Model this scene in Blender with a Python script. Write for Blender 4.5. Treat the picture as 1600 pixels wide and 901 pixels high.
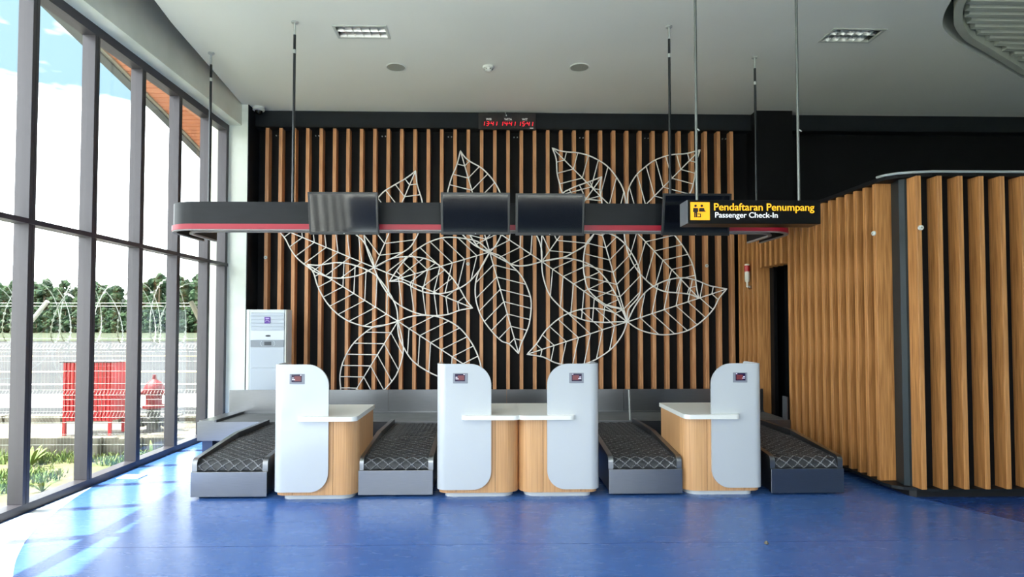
import bpy, bmesh, math, random
from mathutils import Vector, Matrix, noise
random.seed(7)
S = bpy.context.scene
for o in list(bpy.data.objects): bpy.data.objects.remove(o, do_unlink=True)

# ------------------------------------------------------------------ camera
cam_d = bpy.data.cameras.new('camera')
cam = bpy.data.objects.new('camera', cam_d); S.collection.objects.link(cam); S.camera = cam
cam_d.sensor_fit = 'HORIZONTAL'; cam_d.sensor_width = 36.0
cam_d.lens = 36.0*950/1600
cam_d.shift_x = 9/1600; cam_d.shift_y = 26.5/1600
cam_d.clip_start = 0.05; cam_d.clip_end = 1000
YAW = math.atan(23/950); PIT = math.atan(28/950)
cam.location = (0, 0, 1.55)
cam.rotation_euler = (math.pi/2+PIT, 0, -YAW)

# ------------------------------------------------------------------ light and exposure
S.view_settings.view_transform = 'Standard'; S.view_settings.look = 'None'
S.view_settings.gamma = 1.0; S.view_settings.use_curve_mapping = False
S.view_settings.exposure = 0.75
SKY = 5.4
W = bpy.data.worlds.new('sky'); S.world = W; W.use_nodes = True
nt = W.node_tree; nt.nodes.clear()
def N(nt, t, **k):
    n = nt.nodes.new(t)
    for a, v in k.items():
        if a == 'inp':
            for i, x in v.items(): n.inputs[i].default_value = x
        else: setattr(n, a, v)
    return n
tc = N(nt, 'ShaderNodeTexCoord'); sep = N(nt, 'ShaderNodeSeparateXYZ')
nt.links.new(tc.outputs['Generated'], sep.inputs[0])
mp = N(nt, 'ShaderNodeMapping'); mp.inputs['Scale'].default_value = (1.2, 1.2, 3.0); mp.inputs['Location'].default_value = (4.11, 2.19, 0)
nt.links.new(tc.outputs['Generated'], mp.inputs[0])
ns = N(nt, 'ShaderNodeTexNoise', inp={'Scale': 1.3, 'Detail': 6.0, 'Roughness': .6}); nt.links.new(mp.outputs[0], ns.inputs['Vector'])
mn = N(nt, 'ShaderNodeMath', operation='MINIMUM', inp={1: .42}); nt.links.new(sep.outputs['Z'], mn.inputs[0])
ad2 = N(nt, 'ShaderNodeMath', operation='MULTIPLY_ADD', inp={1: .25}); nt.links.new(mn.outputs[0], ad2.inputs[0]); nt.links.new(ns.outputs['Fac'], ad2.inputs[2])
rmp = N(nt, 'ShaderNodeValToRGB')
e = rmp.color_ramp.elements
e[0].position = .555; e[0].color = (.95, .97, 1.0, 1)
e[1].position = .655; e[1].color = (.075, .115, .145, 1)
nt.links.new(ad2.outputs[0], rmp.inputs[0])
low = N(nt, 'ShaderNodeMapRange', inp={1: -0.02, 2: 0.0}); nt.links.new(sep.outputs['Z'], low.inputs[0])
mx = N(nt, 'ShaderNodeMix', data_type='RGBA'); mx.inputs[6].default_value = (.25, .26, .25, 1)
nt.links.new(low.outputs[0], mx.inputs[0]); nt.links.new(rmp.outputs[0], mx.inputs[7])
bg = N(nt, 'ShaderNodeBackground', inp={'Strength': SKY}); nt.links.new(mx.outputs[2], bg.inputs[0])
wo = N(nt, 'ShaderNodeOutputWorld'); nt.links.new(bg.outputs[0], wo.inputs[0])

sd = bpy.data.lights.new('sun', 'SUN'); sd.energy = 12.5; sd.angle = math.radians(.6); sd.color = (1, .96, .9)
sun = bpy.data.objects.new('sun', sd); S.collection.objects.link(sun)
sun.rotation_euler = Vector((1, .207, -2.37)).to_track_quat('-Z', 'Y').to_euler(); sun.location = (-10, 0, 25)
def portal(name, loc, rot, sx, sy):
    d = bpy.data.lights.new(name, 'AREA'); d.shape = 'RECTANGLE'; d.size = sx; d.size_y = sy; d.cycles.is_portal = True
    o = bpy.data.objects.new(name, d); S.collection.objects.link(o); o.location = loc; o.rotation_euler = rot
portal('window_portal', (-3.97, 2.2, 2.2), (0, -math.pi/2, 0), 4.5, 13.4)
portal('rear_portal', (-.15, -4.47, 2.3), (math.pi/2, 0, 0), 7.4, 2.8)
S.cycles.use_denoising = True
S.cycles.max_bounces = 10; S.cycles.diffuse_bounces = 6; S.cycles.glossy_bounces = 5; S.cycles.transparent_max_bounces = 24
S.cycles.sample_clamp_indirect = 8.0; S.cycles.caustics_reflective = False; S.cycles.caustics_refractive = False

# ------------------------------------------------------------------ materials
MATS = {}
def srgb(r, g, b):
    f = lambda c: (c/255/12.92 if c/255 <= .04045 else ((c/255+.055)/1.055)**2.4)
    return (f(r), f(g), f(b), 1)
def mat(name, col, rough=.5, metal=0.0, spec=.5, emit=None, es=1.0, coat=0.0):
    m = bpy.data.materials.new(name); m.use_nodes = True
    b = m.node_tree.nodes['Principled BSDF']
    b.inputs['Base Color'].default_value = col; b.inputs['Roughness'].default_value = rough
    b.inputs['Metallic'].default_value = metal; b.inputs['Specular IOR Level'].default_value = spec
    b.inputs['Coat Weight'].default_value = coat; b.inputs['Coat Roughness'].default_value = .08
    if emit: b.inputs['Emission Color'].default_value = emit; b.inputs['Emission Strength'].default_value = es
    MATS[name] = m; return m
def vary(m, c1, c2, scale=(1, 1, 1), nscale=5.0, detail=4.0, p0=.35, p1=.65, bump=0.0, rough=None, coord='Object', dist=0.0):
    """noise variation between two colours of the surface itself"""
    nt = m.node_tree; b = nt.nodes['Principled BSDF']
    tc = N(nt, 'ShaderNodeTexCoord'); mp = N(nt, 'ShaderNodeMapping'); mp.inputs['Scale'].default_value = scale
    nt.links.new(tc.outputs[coord], mp.inputs[0])
    n = N(nt, 'ShaderNodeTexNoise', inp={'Scale': nscale, 'Detail': detail, 'Distortion': dist}); nt.links.new(mp.outputs[0], n.inputs['Vector'])
    r = N(nt, 'ShaderNodeValToRGB'); r.color_ramp.elements[0].position = p0; r.color_ramp.elements[1].position = p1
    r.color_ramp.elements[0].color = c1; r.color_ramp.elements[1].color = c2
    nt.links.new(n.outputs['Fac'], r.inputs[0]); nt.links.new(r.outputs[0], b.inputs['Base Color'])
    if bump:
        bp = N(nt, 'ShaderNodeBump', inp={'Strength': bump, 'Distance': .01}); nt.links.new(n.outputs['Fac'], bp.inputs['Height']); nt.links.new(bp.outputs[0], b.inputs['Normal'])
    if rough:
        mr = N(nt, 'ShaderNodeMapRange', inp={3: rough[0], 4: rough[1]}); nt.links.new(n.outputs['Fac'], mr.inputs[0]); nt.links.new(mr.outputs[0], b.inputs['Roughness'])
    return m
M = lambda k: MATS[k]
vary(mat('wall_black', srgb(9, 10, 13), .6, spec=.2), srgb(7, 8, 10), srgb(12, 13, 16), nscale=3, p0=.3, p1=.7)
vary(mat('fascia_black', srgb(20, 25, 30), .5, spec=.25), srgb(18, 23, 28), srgb(24, 29, 34), (1, 1, 3), 2.0)
vary(mat('post_teal', srgb(28, 40, 45), .45, spec=.3), srgb(26, 38, 43), srgb(31, 43, 48), nscale=4)
vary(mat('white_paint', srgb(226, 232, 222), .7), srgb(222, 228, 219), srgb(231, 236, 228), nscale=3)
vary(mat('ceiling_paint', srgb(232, 234, 227), .38, spec=.35), srgb(229, 231, 224), srgb(235, 237, 230), nscale=.6, detail=2)
vary(mat('slat_wood', srgb(206, 146, 98), .45), srgb(186, 128, 82), srgb(220, 162, 114), (30, 30, 1.2), 2.5, 5)
vary(mat('office_wood', srgb(184, 128, 73), .42), srgb(160, 107, 58), srgb(202, 144, 86), (26, 26, 1.0), 2.6, 5, dist=.4)
vary(mat('desk_wood', srgb(206, 156, 106), .38), srgb(194, 144, 96), srgb(216, 168, 118), (70, 70, .8), 2.0, 3)
mat('desk_core', srgb(88, 64, 44), .6)
mat('gloss_white', srgb(192, 197, 202), .12, coat=.4)
mat('counter_white', srgb(232, 233, 228), .3)
mat('plinth_white', srgb(214, 219, 220), .4)
vary(mat('steel', srgb(140, 142, 146), .28, 1.0), srgb(137, 139, 143), srgb(143, 145, 149), (3, 3, 160), 3.0, 2, rough=(.27, .30))
vary(mat('steel_dark', srgb(104, 106, 110), .32, 1.0), srgb(101, 103, 107), srgb(107, 109, 113), (3, 3, 160), 3.0, 2, rough=(.31, .34))
vary(mat('rubber', srgb(44, 46, 50), .5), srgb(38, 40, 44), srgb(54, 56, 60), nscale=8, p0=.3, p1=.7)
vary(mat('rubber_crest_lit', srgb(132, 134, 138), .45), srgb(112, 114, 118), srgb(150, 152, 156), nscale=6, p0=.3, p1=.7)
vary(mat('belt_grey', srgb(92, 94, 96), .5), srgb(86, 88, 90), srgb(98, 100, 102), nscale=6)
mat('foot_black', srgb(18, 19, 22), .6)
mat('leg_blue_grey', srgb(60, 72, 96), .5)
mat('frame_grey', srgb(66, 63, 68), .4, .2)
mat('gasket', srgb(44, 44, 48), .6)
mat('rod_steel', srgb(62, 64, 66), .3, .9)
mat('rod_zinc', srgb(120, 124, 122), .4, .8)
mat('bracket', srgb(190, 195, 194), .4, .5)
vary(mat('ring_black', srgb(17, 21, 26), .42, spec=.25), srgb(15, 19, 24), srgb(20, 24, 29), (1, 1, 6), 3.0)
mat('ring_red', srgb(158, 22, 46), .4)
mat('lip_light', srgb(150, 146, 146), .4)
mat('tv_bezel', srgb(30, 32, 36), .3)
mat('tv_screen', srgb(10, 13, 20), .06, spec=.9, coat=.6)
mat('sign_black', srgb(7, 7, 9), .3, spec=.25)
mat('sign_end', srgb(120, 124, 130), .35, .3)
mat('sign_yellow', srgb(243, 168, 18), .5, emit=srgb(243, 168, 18), es=.35)
mat('sign_letter_yellow', srgb(248, 180, 30), .5, emit=srgb(248, 176, 24), es=.4)
mat('sign_letter_white', srgb(226, 230, 234), .5, emit=srgb(226, 230, 234), es=.35)
mat('pictogram', srgb(24, 10, 4), .6)
mat('clock_case', srgb(16, 11, 11), .4)
mat('clock_led', srgb(120, 0, 8), .5, emit=(1.0, .01, .03, 1), es=1.2)
mat('clock_letter', srgb(200, 200, 200), .5, emit=srgb(200, 200, 200), es=.2)
mat('off_white', srgb(216, 219, 214), .45)
mat('grille_grey', srgb(150, 152, 142), .7)
mat('lamp_frame', srgb(196, 200, 194), .4)
mat('louvre_mirror', srgb(232, 235, 235), .34, 1.0)
mat('lamp_dark', srgb(60, 64, 62), .5)
mat('lamp_tube', srgb(225, 228, 225), .35)
mat('ac_white', srgb(214, 222, 230), .3)
mat('ac_panel', srgb(186, 196, 208), .32)
mat('ac_strip', srgb(140, 148, 158), .35)
mat('ac_dark', srgb(52, 60, 70), .3)
mat('sticker_purple', srgb(88, 52, 150), .5)
mat('sticker_pale', srgb(190, 170, 220), .5)
mat('beacon_red', srgb(176, 24, 30), .3)
mat('beacon_white', srgb(220, 214, 200), .35)
mat('screen_frame', srgb(128, 132, 144), .4)
mat('screen_dark', srgb(30, 22, 48), .2, emit=srgb(40, 26, 62), es=.3)
mat('screen_red', srgb(96, 40, 46), .3, emit=srgb(96, 36, 42), es=.3)
mat('screen_text', srgb(210, 205, 225), .3, emit=srgb(210, 205, 225), es=.5)
mat('cable_white', srgb(225, 228, 226), .5)
mat('black_dome', srgb(12, 12, 14), .1)
mat('pale_plate', srgb(228, 226, 218), .5)
vary(mat('raft_grey', srgb(186, 190, 178), .5), srgb(182, 186, 174), srgb(190, 194, 182), nscale=3)
mat('void_black', srgb(10, 10, 12), .9)
mat('leaf_white', srgb(243, 240, 235), .4)
# outdoors
vary(mat('asphalt', srgb(40, 40, 42), .9), srgb(35, 35, 37), srgb(47, 47, 48), (.25, 1, 1), .6, 6)
vary(mat('apron', srgb(150, 150, 147), .9), srgb(138, 138, 135), srgb(164, 163, 160), (.3, 1, 1), .8, 5)
mat('paint_yellow', srgb(226, 208, 110), .8); mat('paint_white', srgb(236, 236, 232), .8)
vary(mat('verge', srgb(44, 54, 24), .95), srgb(40, 50, 20), srgb(50, 58, 28), (.1, 1, 1), .4, 5)
vary(mat('soil', srgb(104, 106, 70), .95), srgb(88, 98, 52), srgb(124, 116, 86), nscale=1.6, detail=6)
vary(mat('blade', srgb(104, 128, 52), .7), srgb(84, 116, 44), srgb(134, 142, 78), nscale=2.2, detail=3)
vary(mat('concrete', srgb(112, 106, 92), .9), srgb(88, 84, 74), srgb(128, 122, 108), nscale=3, detail=7)
vary(mat('tree_green', srgb(34, 56, 34), .95), srgb(28, 50, 32), srgb(46, 70, 38), nscale=9, detail=8, p0=.38, p1=.62)
mat('trunk', srgb(112, 98, 80), .9)
vary(mat('box_red', srgb(176, 14, 24), .4), srgb(166, 10, 20), srgb(182, 18, 28), nscale=2)
mat('lid_dark', srgb(70, 66, 72), .5)
vary(mat('hydrant_red', srgb(122, 26, 30), .55), srgb(108, 18, 22), srgb(134, 40, 42), nscale=6)
vary(mat('hydrant_grey', srgb(76, 74, 72), .6), srgb(64, 63, 62), srgb(90, 87, 83), nscale=8)
mat('wire', srgb(150, 156, 148), .5, .3)
mat('pole_white', srgb(190, 190, 188), .5); mat('pole_cream', srgb(140, 136, 118), .6)
vary(mat('soffit_board', srgb(212, 128, 90), .5), srgb(202, 120, 84), srgb(222, 140, 100), (1, 8, 8), 3, 4)
mat('eave_grey', srgb(84, 88, 92), .5); mat('eave_cream', srgb(150, 144, 132), .5)
# floor vinyl
def vinyl(name, c1, c2, scuff, rough=.24):
    m = mat(name, c1, rough, spec=.5); nt = m.node_tree; b = nt.nodes['Principled BSDF']
    tc = N(nt, 'ShaderNodeTexCoord')
    n1 = N(nt, 'ShaderNodeTexNoise', inp={'Scale': 1.1, 'Detail': 6.0, 'Roughness': .65}); nt.links.new(tc.outputs['Object'], n1.inputs['Vector'])
    mp = N(nt, 'ShaderNodeMapping'); mp.inputs['Scale'].default_value = (1.4, 5, 1); mp.inputs['Rotation'].default_value = (0, 0, .35); nt.links.new(tc.outputs['Object'], mp.inputs[0])
    n2 = N(nt, 'ShaderNodeTexNoise', inp={'Scale': 2.6, 'Detail': 9.0, 'Roughness': .7, 'Distortion': .6}); nt.links.new(mp.outputs[0], n2.inputs['Vector'])
    r1 = N(nt, 'ShaderNodeValToRGB'); r1.color_ramp.elements[0].position = .35; r1.color_ramp.elements[1].position = .65
    r1.color_ramp.elements[0].color = c1; r1.color_ramp.elements[1].color = c2; nt.links.new(n1.outputs['Fac'], r1.inputs[0])
    r2 = N(nt, 'ShaderNodeMapRange', inp={1: .60, 2: .80, 3: 0, 4: .55}); nt.links.new(n2.outputs['Fac'], r2.inputs[0])
    mx = N(nt, 'ShaderNodeMix', data_type='RGBA'); mx.inputs[7].default_value = scuff
    nt.links.new(r2.outputs[0], mx.inputs[0]); nt.links.new(r1.outputs[0], mx.inputs[6]); nt.links.new(mx.outputs[2], b.inputs['Base Color'])
    rr = N(nt, 'ShaderNodeMapRange', inp={3: rough, 4: rough+.06}); nt.links.new(n2.outputs['Fac'], rr.inputs[0]); nt.links.new(rr.outputs[0], b.inputs['Roughness'])
    n3 = N(nt, 'ShaderNodeTexNoise', inp={'Scale': 3.5, 'Detail': 3.0}); nt.links.new(tc.outputs['Object'], n3.inputs['Vector'])
    bp = N(nt, 'ShaderNodeBump', inp={'Strength': .05, 'Distance': .02}); nt.links.new(n3.outputs['Fac'], bp.inputs['Height']); nt.links.new(bp.outputs[0], b.inputs['Normal'])
vinyl('vinyl_blue', srgb(62, 102, 172), srgb(69, 109, 180), srgb(118, 146, 196))
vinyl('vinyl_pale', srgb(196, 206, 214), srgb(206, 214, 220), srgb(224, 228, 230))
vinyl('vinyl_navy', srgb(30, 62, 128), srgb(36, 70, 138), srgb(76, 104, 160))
# window glass: clear pane that lets light through and mirrors a little, more at grazing angles
g = bpy.data.materials.new('window_glass'); g.use_nodes = True; MATS['window_glass'] = g
nt = g.node_tree; nt.nodes.clear()
tr = N(nt, 'ShaderNodeBsdfTransparent'); tr.inputs[0].default_value = (.955, .985, .98, 1)
gl = N(nt, 'ShaderNodeBsdfGlossy'); gl.inputs['Roughness'].default_value = .01
gm = N(nt, 'ShaderNodeNewGeometry'); io = N(nt, 'ShaderNodeMapRange', inp={3: 1.45, 4: 1/1.45}); nt.links.new(gm.outputs['Backfacing'], io.inputs[0])
fr = N(nt, 'ShaderNodeFresnel'); nt.links.new(io.outputs[0], fr.inputs['IOR'])
ms = N(nt, 'ShaderNodeMixShader'); om = N(nt, 'ShaderNodeOutputMaterial')
nt.links.new(fr.outputs[0], ms.inputs[0]); nt.links.new(tr.outputs[0], ms.inputs[1]); nt.links.new(gl.outputs[0], ms.inputs[2]); nt.links.new(ms.outputs[0], om.inputs[0])

# ------------------------------------------------------------------ helpers
ORG = {}
def link(o):
    S.collection.objects.link(o); return o
def thing(name, label, cat, loc=(0, 0, 0), group=None):
    o = link(bpy.data.objects.new(name, None)); o.location = loc; o.empty_display_size = .1
    o['label'] = label; o['category'] = cat
    if group: o['group'] = group
    ORG[o.name] = Vector(loc); return o
def tag(o, label, cat, group=None):
    o['label'] = label; o['category'] = cat
    if group: o['group'] = group
    return o
def obj(name, bm, m, parent=None, smooth=False, kind=None, local=False):
    """bm in world coordinates (or in the thing's own when local); linked as one mesh object"""
    bmesh.ops.recalc_face_normals(bm, faces=bm.faces)
    org = ORG.get(parent.name, Vector()) if parent else Vector()
    if not local and org.length: bmesh.ops.translate(bm, vec=-org, verts=bm.verts)
    me = bpy.data.meshes.new(name); bm.to_mesh(me); bm.free()
    if smooth:
        me.polygons.foreach_set('use_smooth', [True]*len(me.polygons))
        try: me.set_sharp_from_angle(angle=math.radians(38))
        except Exception: pass
    me.materials.append(MATS[m] if isinstance(m, str) else m)
    o = link(bpy.data.objects.new(name, me))
    if parent: o.parent = parent; ORG[o.name] = org
    else: ORG[o.name] = Vector()
    if kind: o['kind'] = kind
    return o
def struct(name, bm, m, **k): return obj(name, bm, m, kind='structure', **k)
def again(src, parent, loc=(0, 0, 0), name=None):
    c = src.copy(); link(c); c.parent = parent; c.location = loc
    if name: c.name = name
    ORG[c.name] = ORG.get(parent.name, Vector()); return c
def copy_tree(o, parent=None):
    c = o.copy(); link(c); c.parent = parent
    for ch in list(o.children): copy_tree(ch, c)
    return c
def nb(): return bmesh.new()
def box(x0, x1, y0, y1, z0, z1, bm=None, bev=0.0):
    b = bm or nb(); b2 = nb()
    bmesh.ops.create_cube(b2, size=1)
    bmesh.ops.scale(b2, vec=(x1-x0, y1-y0, z1-z0), verts=b2.verts)
    bmesh.ops.translate(b2, vec=((x0+x1)/2, (y0+y1)/2, (z0+z1)/2), verts=b2.verts)
    if bev: bmesh.ops.bevel(b2, geom=b2.edges[:], offset=bev, segments=2, affect='EDGES', profile=.5)
    merge(b, b2); return b
def merge(b, b2):
    vm = [b.verts.new(v.co) for v in b2.verts]; b2.verts.index_update()
    for f in b2.faces: b.faces.new([vm[v.index] for v in f.verts])
    b2.free()
def prism(poly, a0, a1, ax='Z', bm=None):
    """closed polygon swept along an axis; poly pairs are the other two axes in XYZ order"""
    b = bm or nb()
    def P(p, a):
        return Vector((a, p[0], p[1])) if ax == 'X' else Vector((p[0], a, p[1])) if ax == 'Y' else Vector((p[0], p[1], a))
    lo = [b.verts.new(P(p, a0)) for p in poly]; hi = [b.verts.new(P(p, a1)) for p in poly]; n = len(poly)
    b.faces.new(lo[::-1]); b.faces.new(hi)
    for i in range(n): b.faces.new((lo[i], lo[(i+1) % n], hi[(i+1) % n], hi[i]))
    return b
def tube(pts, r, n=6, bm=None, closed=False, radii=None):
    b = bm or nb(); pts = [Vector(p) for p in pts]; rings = []; L = len(pts); prev = None
    for i, p in enumerate(pts):
        if closed: t = pts[(i+1) % L]-pts[i-1]
        else: t = pts[min(i+1, L-1)]-pts[max(i-1, 0)]
        t.normalize()
        if prev is None:
            up = Vector((0, 0, 1)) if abs(t.z) < .9 else Vector((1, 0, 0)); a = t.cross(up).normalized()
        else:
            a = (prev-t*prev.dot(t)).normalized()
        prev = a; c = t.cross(a); rr = radii[i] if radii else r
        rings.append([b.verts.new(p+a*math.cos(2*math.pi*k/n)*rr+c*math.sin(2*math.pi*k/n)*rr) for k in range(n)])
    for i in range(L if closed else L-1):
        A, B = rings[i], rings[(i+1) % L]
        for k in range(n): b.faces.new((A[k], A[(k+1) % n], B[(k+1) % n], B[k]))
    if not closed: b.faces.new(rings[0][::-1]); b.faces.new(rings[-1])
    return b
def lathe(prof, c, n=24, bm=None, ax='Z'):
    """profile of (radius, height) turned about an axis through c"""
    b = bm or nb(); rings = []
    def P(r, h, k):
        x, y = r*math.cos(2*math.pi*k/n), r*math.sin(2*math.pi*k/n)
        return Vector((x, y, h))+Vector(c) if ax == 'Z' else Vector((x, h, y))+Vector(c) if ax == 'Y' else Vector((h, x, y))+Vector(c)
    for r, h in prof:
        rings.append([b.verts.new(P(max(r, 1e-4), h, k)) for k in range(n)])
    for A, B in zip(rings, rings[1:]):
        for k in range(n): b.faces.new((A[k], A[(k+1) % n], B[(k+1) % n], B[k]))
    b.faces.new(rings[0][::-1]); b.faces.new(rings[-1]); return b
def cyl(c0, c1, r, n=12, bm=None): return tube([c0, c1], r, n, bm)
def arc(cx, cy, r, a0, a1, n=8):
    return [(cx+r*math.cos(math.radians(a0+(a1-a0)*i/n)), cy+r*math.sin(math.radians(a0+(a1-a0)*i/n))) for i in range(n+1)]
def spline(pts, per=6):
    out = []; n = len(pts); V = [Vector(p) for p in pts]
    for i in range(n-1):
        p0, p1, p2, p3 = V[max(i-1, 0)], V[i], V[i+1], V[min(i+2, n-1)]
        for k in range(per):
            t = k/per
            out.append(.5*((2*p1)+(p2-p0)*t+(2*p0-5*p1+4*p2-p3)*t*t+(3*p1-p0-3*p2+p3)*t**3))
    out.append(V[-1]); return out
def text(body, size, loc, m, parent, name, bold=0.0, width=None, depth=.002, shear=0.0, align='LEFT'):
    cu = bpy.data.curves.new('text', 'FONT'); cu.body = body; cu.size = size; cu.offset = bold; cu.extrude = depth; cu.align_x = align; cu.shear = shear
    o = link(bpy.data.objects.new('text', cu)); bpy.context.view_layer.update()
    me = bpy.data.meshes.new_from_object(o.evaluated_get(bpy.context.evaluated_depsgraph_get()))
    bpy.data.objects.remove(o, do_unlink=True)
    b = nb(); b.from_mesh(me); bpy.data.meshes.remove(me)
    xs = [v.co.x for v in b.verts]; k = (width/(max(xs)-min(xs))) if width else 1
    x0 = min(xs) if align == 'LEFT' else 0
    for v in b.verts: v.co = Vector(loc)+Vector(((v.co.x-x0)*k, -v.co.z, v.co.y))
    return obj(name, b, m, parent, kind='stuff')
# ------------------------------------------------------------------ the room
ZC = 4.74; YW = 9.28; XW = -3.82; YR = -4.5; XR = 10.0
floor = struct('floor', prism([(XW-.12, YR), (XR, YR), (XR, YW), (XW-.12, YW)], -.3, 0), 'vinyl_blue')
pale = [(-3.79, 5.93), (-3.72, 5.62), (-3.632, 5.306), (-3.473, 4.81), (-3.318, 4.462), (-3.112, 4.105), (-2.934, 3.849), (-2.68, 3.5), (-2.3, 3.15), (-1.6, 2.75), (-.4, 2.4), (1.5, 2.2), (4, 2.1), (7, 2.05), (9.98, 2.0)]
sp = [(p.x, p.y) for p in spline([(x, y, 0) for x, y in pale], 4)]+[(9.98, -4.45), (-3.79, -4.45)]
obj('floor_inlay', prism(sp, .0, .0012), 'vinyl_pale', floor)  # real beside the window; unseen reach behind the camera added for bounce light
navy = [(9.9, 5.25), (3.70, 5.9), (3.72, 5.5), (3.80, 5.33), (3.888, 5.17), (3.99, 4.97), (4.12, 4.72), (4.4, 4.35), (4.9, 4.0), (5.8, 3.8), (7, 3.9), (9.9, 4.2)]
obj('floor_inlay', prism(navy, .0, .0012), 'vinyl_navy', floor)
for y in (4.32, 2.4): obj('seam', box(-2.8, 3.95, y, y+.004, 0, .0008), 'vinyl_navy', floor)

# ceiling with the opening for the hung raft and the two recessed lights
opening = [(4.30, 5.35), (4.53, 5.79), (4.62, 5.98), (4.71, 6.14), (4.84, 6.32), (5.01, 6.48), (5.31, 6.70), (5.58, 6.88), (5.98, 7.12), (6.32, 7.32), (6.66, 7.51), (6.95, 7.68), (7.6, 7.95), (8.4, 7.9), (9.0, 7.2), (9.2, 6.0), (8.8, 4.6), (7.4, 3.9), (5.6, 3.7), (4.6, 4.1), (4.25, 4.7)]
op = [(p.x, p.y) for p in spline([(x, y, 0) for x, y in opening+opening[:1]], 4)][:-1]
LIGHTS = [(-1.70, -1.147, 6.475, 6.745), (3.715, 4.275, 6.415, 6.71)]
def fill(loops, z):
    b = nb(); es = []
    for l in loops:
        vs = [b.verts.new((x, y, z)) for x, y in l]
        es += [b.edges.new((vs[i], vs[(i+1) % len(vs)])) for i in range(len(vs))]
    bmesh.ops.triangle_fill(b, edges=es, use_beauty=True); return b
outer = [(-3.63, YW), (-3.632, 8.84), (-3.51, 7.61), (-3.40, 6.45), (-3.328, 5.98), (-3.22, 5.1), (-3.1, 3.6), (-3.06, 1.5), (-3.06, YR), (XR, YR), (XR, YW)]
cb = fill([outer, op]+[[(a, c), (b_, c), (b_, d), (a, d)] for a, b_, c, d in LIGHTS], ZC)
r = bmesh.ops.extrude_face_region(cb, geom=cb.faces[:])
bmesh.ops.translate(cb, vec=(0, 0, .05), verts=[v for v in r['geom'] if isinstance(v, bmesh.types.BMVert)])
ceiling = struct('ceiling', cb, 'ceiling_paint')
rb = nb()
vs0 = [rb.verts.new((x, y, ZC+.05)) for x, y in op]; vs1 = [rb.verts.new((x, y, ZC+.42)) for x, y in op]
for i in range(len(op)): rb.faces.new((vs0[i], vs0[(i+1) % len(op)], vs1[(i+1) % len(op)], vs1[i]))
obj('opening_reveal', rb, 'ceiling_paint', ceiling)
struct('roof_slab', box(-3.95, XR+.2, YR-.1, YW+.25, 5.3, 5.5), 'void_black')

# hung ceiling raft with ribs in the opening
raft = thing('ceiling_raft', 'grey rounded ceiling panel with parallel ribs set into the ceiling opening', 'ceiling panel', (6.5, 6, ZC))
rim = [(4.37, 5.3), (4.59, 5.78), (4.69, 5.96), (4.82, 6.14), (4.97, 6.32), (5.19, 6.52), (5.39, 6.67), (5.72, 6.87), (6.07, 7.09), (6.46, 7.33), (6.84, 7.56), (7.5, 7.83), (8.3, 7.78), (8.86, 7.1), (9.05, 6.0), (8.66, 4.7), (7.3, 4.05), (5.7, 3.85), (4.72, 4.22), (4.34, 4.75)]
rm = [(p.x, p.y) for p in spline([(x, y, 0) for x, y in rim+rim[:1]], 4)][:-1]
cx, cy = 6.7, 5.9
def inset(loop, d):
    out = []; n = len(loop)
    for i in range(n):
        (x0, y0), (x1, y1) = loop[i-1], loop[(i+1) % n]
        tx, ty = x1-x0, y1-y0; L = math.hypot(tx, ty) or 1; nx, ny = -ty/L, tx/L
        if nx*(cx-loop[i][0])+ny*(cy-loop[i][1]) < 0: nx, ny = -nx, -ny
        out.append((loop[i][0]+nx*d, loop[i][1]+ny*d))
    return out
ri = inset(rm, .075); n = len(rm); b = nb()
A = [b.verts.new((x, y, ZC-.01)) for x, y in rm]; B = [b.verts.new((x, y, ZC-.01)) for x, y in ri]
A2 = [b.verts.new((x, y, ZC+.16)) for x, y in rm]; B2 = [b.verts.new((x, y, ZC+.16)) for x, y in ri]
for i in range(n):
    j = (i+1) % n
    b.faces.new((A[i], A[j], B[j], B[i])); b.faces.new((A[i], A[j], A2[j], A2[i])); b.faces.new((B[i], B[j], B2[j], B2[i])); b.faces.new((A2[i], A2[j], B2[j], B2[i]))
obj('edge_band', b, 'raft_grey', raft)
obj('backing', prism(inset(rm, .02), ZC+.165, ZC+.19), 'raft_grey', raft)
def xrange_at(y, loop):
    xs = []
    for i in range(len(loop)):
        (x0, y0), (x1, y1) = loop[i-1], loop[i]
        if (y0-y)*(y1-y) < 0: xs.append(x0+(x1-x0)*(y-y0)/(y1-y0))
    return (min(xs), max(xs)) if len(xs) > 1 else None
y = 4.32
while y < 7.62:
    q = xrange_at(y+.05, inset(rm, .10))
    if q and q[1]-q[0] > .5:
        obj('rib', prism([(y, ZC+.16), (y+.025, ZC+.045), (y+.09, ZC+.045), (y+.105, ZC+.16)], q[0]+.02, q[1]-.02, 'X'), 'raft_grey', raft)
    y += .1295

# back wall with the vertical slats
wall_back = struct('wall_back', box(-3.54, XR, YW, YW+.1, 0, 5.3), 'wall_black')
sl = None
for i in range(36):
    x = -3.40+i*.20137
    if sl is None:
        sl = obj('slat', box(x, x+.052, 9.15, YW, .3, 4.52, bev=.003), 'slat_wood', wall_back); x0s = x
    else: again(sl, wall_back, (x-x0s, 0, 0))
for px in (-3.255, -2.66, -1.65, -.64, .37, 1.385, 2.395, 3.605):
    for dx in (-.025, .025): obj('bolt', cyl((px+dx, YW, 4.41), (px+dx, YW-.02, 4.41), .009, 8), 'bracket', wall_back)
struct('wall_recess', box(-3.552, -3.54, 8.874, YW, 0, ZC), 'fascia_black')
struct('trim_1', box(-3.54, XR, 9.12, YW, 4.487, ZC), 'fascia_black')
struct('trim_2', box(-3.54, XR, 9.10, 9.12, 4.487, 4.50), 'wall_black')
struct('column_dark', box(3.965, 4.515, 8.94, YW-.001, 0, ZC), 'wall_black')
struct('column_white', box(-4.12, -3.552, 8.87, YW+.1, -.4, 5.29), 'white_paint')
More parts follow.
